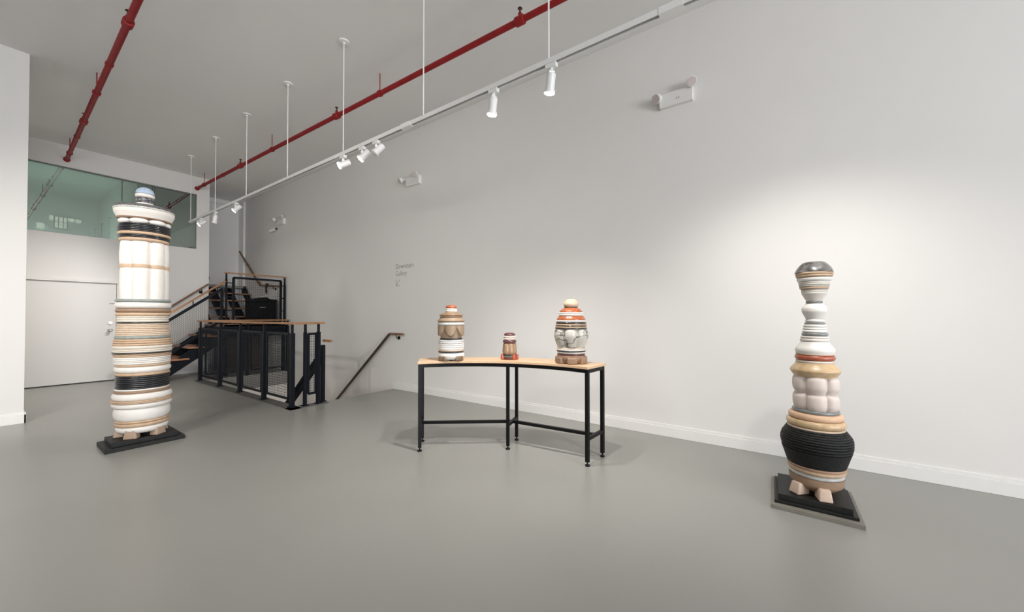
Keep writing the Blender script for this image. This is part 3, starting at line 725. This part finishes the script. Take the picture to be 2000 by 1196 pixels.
# upper flight in the recess
t = thing('staircase', 'upper oak-tread staircase climbing away inside the recess', 'staircase', (3.65,11.4,1.115))
zt = [1.30,1.51,1.715,1.91]
for i, z in enumerate(zt):
    MB().box(3.12, WX-.02-.0*i, EY+.0+i*.262, EY+.0+i*.262+.30, z-.035, z).build('tread', TREAD, t, bevel=.004)
for x in (3.15, 4.2):
    MB().prism([(EY-.0,1.115),(EY+.3,1.115),(EY+1.25,1.95),(EY+1.25,2.12),(EY+1.1,2.12)], 0, x, x+.03).build('stringer', NAVY, t)
m = MB()
for x in (3.42, 3.78):
    m.prism([(EY+.05,1.115),(EY+.25,1.115),(EY+1.2,1.90),(EY+1.2,2.05)], 0, x, x+.16)
m.build('carriage', NAVY, t)
struct('floor_upper_landing', MB().box(2.0, WX, EY+1.13, RY, 2.07, 2.13), mat('grey_landing_edge', (.30,.29,.27), .6))
t = thing('wall_handrail', 'dark oak handrail rising along the right wall inside the recess', 'handrail', (WX,11.5,2.6))
m = MB(); m.bar((xr,9.95,2.03),(xr,11.02,2.10),.042,.034).bar((xr,11.0,2.10),(xr,12.38,3.13),.042,.034); m.build('rail', OAKD, t, bevel=.006)
rail_bracket(t, WX, 10.25, 2.05); rail_bracket(t, WX, 11.2, 2.25); rail_bracket(t, WX, 11.9, 2.77)
t = thing('wall_handrail', 'short stub of dark oak handrail at the left edge of the recess', 'handrail', (3.2,11.6,2.4))
m = MB(); m.bar((3.17,11.15,2.20),(3.17,12.3,3.06),.042,.034); m.build('rail', OAKD, t, bevel=.006)
m = MB().tube([(3.17,11.3,2.30),(3.10,11.3,2.25),(3.05,11.3,2.25)], .008, 8); m.build('bracket', BLACKM, t)
struct('wall_recess_left', MB().box(3.0,3.09,EY+.15,11.6,1.1,CZ), WALL)
# black case on the landing with a strap hanging from the handrail
t = thing('equipment_case', 'black lidded equipment case standing on the landing behind the mesh', 'case', (3.95,10.3,1.115))
MB().box(3.68,4.20,10.0,10.45,1.115,1.64).build('body', CASEB, t, bevel=.02)
m = MB().prism([(3.67,1.64),(4.21,1.64),(4.21,1.70),(4.05,1.71),(3.98,1.755),(3.80,1.72),(3.70,1.71)], 1, 9.99, 10.46); m.build('lid', CASEB, t, bevel=.01)
MB().box(3.82,3.95,9.985,9.995,1.50,1.512).build('latch', CHROME, t)
t = thing('handset', 'dark handset and cable hanging from the handrail over the black case', 'handset', (4.17,10.5,2.0))
MB().tube([(4.19,10.5,2.115),(4.17,10.5,2.08),(4.16,10.5,2.0),(4.165,10.5,1.9),(4.17,10.5,1.86)], .02, 12, [.035,.032,.022,.024,.014]).build('grip', FOAM, t)
MB().tube([(4.17,10.5,1.87),(4.12,10.42,1.80),(4.02,10.35,1.775),(3.9,10.3,1.765)], .006, 8).build('cable', PLAST, t)
# ================================================================ CURVED TABLE
TC = Vector((1.651,1.62)); RI, RO = 1.415, 1.70
def pol(r, deg, z): a = math.radians(deg); return (TC.x+r*math.cos(a), TC.y+r*math.sin(a), z)
def arc_band(r0, r1, a0, a1, z0, z1, n=48, b0=None, b1=None):     # b0, b1: end angles of the outer arc
    b0 = a0 if b0 is None else b0; b1 = a1 if b1 is None else b1
    m = MB(); vs = []; fs = []
    for i in range(n+1):
        a = a0+(a1-a0)*i/n; b = b0+(b1-b0)*i/n
        vs += [pol(r0,a,z0), pol(r1,b,z0), pol(r1,b,z1), pol(r0,a,z1)]
    for i in range(n):
        for k in range(4): fs.append((i*4+k, i*4+(k+1)%4, (i+1)*4+(k+1)%4, (i+1)*4+k))
    fs += [(3,2,1,0), (n*4,n*4+1,n*4+2,n*4+3)]
    return m.add(vs, fs)
t = thing('console_table', 'curved maple-topped table on six black steel legs near the right wall', 'table', (3.0,2.1,0))
arc_band(RI-.03, RO+.03, -12.9, 57.1, .838, .860, b0=-11.5, b1=54.6).build('tabletop', MAPLE, t, bevel=.002)
m = arc_band(RI-.014, RI+.014, -12.5, 56.6, .803, .8375); m2 = arc_band(RO-.014, RO+.014, -11.2, 54.4, .803, .8375)
m.add(m2.v, m2.f)
angs = [(56.0,53.9), (21.1,20.4), (-11.9,-10.7)]     # inner and outer leg angles
for a, a2 in angs: m.bar(pol(RI+.01,a,.820), pol(RO-.01,a2,.820), .028, .034)
m.build('apron_frame', BLACKM, t)
for ai, ao in angs:
    for r, a in ((RI, ai), (RO, ao)):
        p = pol(r, a, 0); q = pol(r, a, .804)
        dr = Vector((math.cos(math.radians(a)), math.sin(math.radians(a)), 0))
        lg = MB().bar(Vector(p)+Vector((0,0,.035)), q, .030, .030, dr).build('leg', BLACKM, t)
        MB().lathe([(.0,.020),(.010,.022),(.013,.019),(.014,.006),(.036,.006)], p[0], p[1], 18).build('levelling_foot', BLACKM, lg)
    MB().bar(pol(RI+.012,ai,.235), pol(RO-.012,ao,.235), .028, .028).build('cross_stretcher', BLACKM, t)
RM = (RI+RO)/2
mids = [(p+q)/2 for p, q in angs]
for a, b in ((mids[0],mids[1]),(mids[1],mids[2])):
    A = Vector(pol(RM,a,.235)); B = Vector(pol(RM,b,.235)); dd = (B-A).normalized()*.014
    MB().bar(A+dd, B-dd, .028, .028).build('long_stretcher', BLACKM, t)
# ================================================================ SCULPTURES
def ring_prof(a, b):
    (z1, r1), (z0, r0) = a, b           # a top, b bottom
    h = z1-z0; e = min(.5*h, .032); out = []
    for i in range(13):
        u = -math.cos(PI*i/12); s = (u+1)/2; r = r0+(r1-r0)*s
        out.append((z0+h*s, max(.004, r - e*(1-math.sqrt(max(0,1-abs(u)**2.3))))))
    return out
def smooth_prof(pts):                    # Catmull-Rom through top->bottom points, returned bottom->top
    p = pts[::-1]; out = []
    for i in range(len(p)-1):
        p0 = p[max(0,i-1)]; p1 = p[i]; p2 = p[i+1]; p3 = p[min(len(p)-1,i+2)]
        for k in range(5):
            s = k/5
            out.append(tuple(.5*((2*p1[j])+(-p0[j]+p2[j])*s+(2*p0[j]-5*p1[j]+4*p2[j]-p3[j])*s*s+(-p0[j]+3*p1[j]-3*p2[j]+p3[j])*s**3) for j in (0,1)))
    out.append(p[-1]); 
    return [(z, max(.004, r)) for z, r in out]
def sculpture(name, prof, ax, base, label, phase=0.0, wob=.0012, lens=None):
    x, y = ax
    t = thing(name, label, 'sculpture', (x,y,base), None)
    for i, (nm, mt, kind, pts) in enumerate(prof):
        jx, jy = random.uniform(-wob,wob), random.uniform(-wob,wob); fn = None; n = 72
        ph = random.uniform(0, 6.28)
        if kind == 'ring':
            pr = ring_prof(*pts); fn = lambda a, s, ph=ph: 1+.004*math.sin(2*a+ph)+.002*math.sin(5*a+ph*2)
        elif kind == 'poly':
            pr = smooth_prof(pts); fn = lambda a, s, ph=ph: 1+.005*math.sin(2*a+ph)
            if mt in ('blue','stone'): fn = lambda a, s, ph=ph: 1+.035*math.sin(3*a+ph)+.02*math.sin(7*a+2*ph+4*s)
        elif kind.startswith('lobed'):
            k = int(kind[5:]); pr = smooth_prof(pts); n = k*16
            def fn(a, s, k=k):
                u = ((a-phase)*k/(2*PI)) % 1.0
                lob = math.sqrt(max(0, 1-abs(2*u-1)**2.1))
                cs = math.cos((u-.5)*2*PI/k)          # keeps the lobe face from bulging past the round
                ends = 1-.35*(abs(2*s-1)**3)
                return 1-.235*(1-lob)
        elif kind == 'petal':
            (zt, rt) = pts[0]; (zb, rb) = pts[-1]; n = 160; k = 6
            pr = [(zb+(zt-zb)*q/20, 1.0) for q in range(21)]
            def fn(a, s, k=k):
                u = ((a-phase)*k/(2*PI)) % 1.0; c = abs(2*u-1)
                edge = .10+.66*c**2.2                  # round-bottomed petals overhang a waisted core
                core = rb + (rt-rb)*.25*s
                pet = rt*(1-.13*c**2)
                w = min(1, max(0, (s-edge)/.10)); w = w*w*(3-2*w)
                return core+(max(pet,core)-core)*w
        elif kind == 'pebbles':
            (zt, rt), (zb, rb) = pts; h = zt-zb
            MB().lathe([(zb,rb*.80),(zt,rt*.80)], x, y, 48).build('core', CL['brown'], t)
            for j in range(7):
                a = phase+.35+j*2*PI/7; m = MB(); vs = []; fs = []
                R = rt*.80; A, B, Hh = R*.47, rt*.24, h*.56
                pr = [(math.sin(q)*Hh, math.cos(q)) for q in [(-PI/2+.05)+(PI-.1)*w/10 for w in range(11)]]
                m.lathe(pr, 0, 0, 32)
                ca, sa = math.cos(a), math.sin(a); m.v = [(x+ca*(R+vx*B)-sa*vy*A, y+sa*(R+vx*B)+ca*vy*A, (zt+zb)/2+vz) for vx,vy,vz in m.v]
                m.build('pebble', CL['white'], t)
            continue
        m = MB().lathe(pr, x+jx, y+jy, n, fn)
        m.build(nm, CL[mt], t, angle=50)
    return t
def foot(t, cx, cy, ang, r, w0, w1, d, z0, z1, m, bev=.012, name='foot', d1=None):   # tapered block foot, radially placed; w0 bottom width, w1 top width
    a = math.radians(ang); d1 = d1 or d
    u = Vector((math.cos(a), math.sin(a), 0)); v = Vector((-math.sin(a), math.cos(a), 0)); c = Vector((cx,cy,0))
    vs = []
    for z, w, dd in ((z0,w0,d),(z1,w1,d1)):
        for i, j in ((-1,-1),(1,-1),(1,1),(-1,1)): vs.append(c+u*(r+(dd if i > 0 else -d))+v*(w/2*j)+Vector((0,0,z)))
    o = MB().add(vs, [(0,3,2,1),(4,5,6,7),(0,1,5,4),(1,2,6,5),(2,3,7,6),(3,0,4,7)]).build(name, m, t, bevel=bev)
    o.modifiers['bevel'].segments = 4
    for p in o.data.polygons: p.use_smooth = True
    return o
# tall stack on the left
px, py_ = .98, 5.345
t = thing('plinth', 'black two-tier plinth under the tall white stack at the left', 'plinth', (px,py_,0))
MB().box(.688,1.272,5.135,5.555,.0,.040).build('lower_tier', PLINTHB, t, bevel=.003)
MB().box(.735,1.225,5.175,5.515,.040,.085).build('upper_tier', PLINTHB, t, bevel=.003)
t = sculpture('stacked_totem', PROFILE_LEFT, (px,py_), .085, 'tall column of stacked cream, tan and black ceramic rings with a blue cap', phase=math.radians(275), wob=.0022)
FT = clay('footclay', (.40,.29,.21), .6, noise=.1, nscale=20)
for a in (233, 304, 20, 90, 160): foot(t, px, py_, a, .165, .112, .075, .04, .086, .190, FT, .012, d1=.028)
# slim sculpture on the right
sx, sy = 3.34, -.234
t = thing('base_board', 'flat grey painted board on the floor under the right black plinth', 'board', (sx,sy,0))
MB().box(3.092,3.63,-.450,.022,0,.028).build('board', GREYBOARD, t, bevel=.002)
t = thing('plinth', 'black two-tier plinth on the grey board under the slim sculpture', 'plinth', (sx,sy,.028))
MB().box(3.13,3.595,-.428,.003,.028,.048).build('lower_tier', PLINTHB, t, bevel=.003)
MB().box(3.148,3.555,-.402,-.018,.048,.088).build('upper_tier', PLINTHB, t, bevel=.003)
t = sculpture('stacked_totem', PROFILE_RIGHT, (sx,sy), .088, 'slim bottle-shaped ceramic sculpture with a dark stone cap and black ribbed belly', phase=math.radians(149), wob=.0010)
FT2 = clay('footstone', (.62,.47,.37), .6, noise=.15, nscale=60)
for a in (135, 192, -42, 18): foot(t, sx, sy, a, .140, .078, .062, .048, .089, .165, FT2, .010, d1=.028)
# three urns on the table
TZ0 = .860
FT3 = clay('footbrown', (.24,.155,.09), .4, noise=.35, nscale=40, coat=.3)
t = sculpture('stacked_urn', PROFILE_U1, (2.71,2.64), TZ0, 'brown and white ceramic urn with petal collar, left on the table', phase=math.radians(191), wob=.0006)
for a in (224-43, 224+41, 44-45, 44+45): foot(t, 2.71, 2.64, a, .098, .100, .090, .038, TZ0+.0005, TZ0+.050, FT3, .012)
t = sculpture('stacked_urn', PROFILE_U2, (3.10,2.20), TZ0, 'smallest ceramic urn with plum cap and red feet, middle of the table', phase=math.radians(204.5), wob=.0005)
for a in (-72, 34, 74, 140, -160, -112): foot(t, 3.10, 2.20, a+215.4, .074, .034, .030, .018, TZ0+.0005, TZ0+.056, CL['redfoot'], .010)
t = sculpture('stacked_urn', PROFILE_U3, (3.195,1.56), TZ0, 'tallest ceramic urn with cream dome and orange bands, right on the table', phase=math.radians(229.9), wob=.0006)
FT4 = clay('footclay2', (.29,.185,.12), .5, noise=.15, nscale=30)
for a in (-54, 4, 56, 115, 180, -115): foot(t, 3.195, 1.56, a+206, .122, .092, .086, .028, TZ0+.0005, TZ0+.060, FT4, .012)
# ================================================================ LIGHT
w = bpy.data.worlds.new('World'); SC.world = w; w.use_nodes = True
w.node_tree.nodes['Background'].inputs[0].default_value = (.80,.86,1,1)
w.node_tree.nodes['Background'].inputs[1].default_value = 1.0
def area(name, loc, aim, sx, sy, e, col):
    l = bpy.data.lights.new(name, 'AREA'); l.shape = 'RECTANGLE'; l.size = sx; l.size_y = sy; l.energy = e; l.color = col
    o = bpy.data.objects.new(name, l); C.objects.link(o); o.location = loc
    d = Vector(aim)-Vector(loc); o.rotation_euler = (-d).to_track_quat('Z','Y').to_euler()
    return o
area('daylight_fill_left', (-2.2,YF-.15,2.05), (-2.2,0,3.4), 3.5, 3.0, 400, (.95,.97,1))  # soft fill lights added outside the unseen street windows
area('daylight_fill_right', (2.0,YF-.15,2.05), (2.0,0,3.4), 3.5, 3.0, 110, (.95,.97,1))
# ceiling lamp of the lower level; unseen fill light added for the room beyond the glass
def bulb(name, loc, e, r, col=(1,.93,.84)):
    l = bpy.data.lights.new(name, 'POINT'); l.energy = e; l.shadow_soft_size = r; l.color = col
    o = bpy.data.objects.new(name, l); C.objects.link(o); o.location = loc
bulb('lower_level_lamp', (3.4,6.3,-2.2), 30, .15)
bulb('back_room_fill', (.8,13.2,2.9), 80, .2, (1,.97,.92))
# ================================================================ CAMERA
cam = bpy.data.cameras.new('camera'); co = bpy.data.objects.new('camera', cam); C.objects.link(co)
co.location = (0,0,1.3)
yaw, pit = math.radians(55), math.radians(.75)
fwd = Vector((math.sin(yaw)*math.cos(pit), math.cos(yaw)*math.cos(pit), math.sin(pit)))
co.rotation_euler = (-fwd).to_track_quat('Z','Y').to_euler()
cam.sensor_width = 36; cam.lens = 729/2000*36; cam.shift_y = (608-598)/2000; cam.clip_start = .05
SC.camera = co
SC.view_settings.view_transform = 'Standard'; SC.view_settings.look = 'None'; SC.view_settings.gamma = 1
SC.view_settings.exposure = 0.77
SC.cycles.use_denoising = True; SC.cycles.max_bounces = 7; SC.cycles.diffuse_bounces = 4; SC.cycles.sample_clamp_indirect = 4
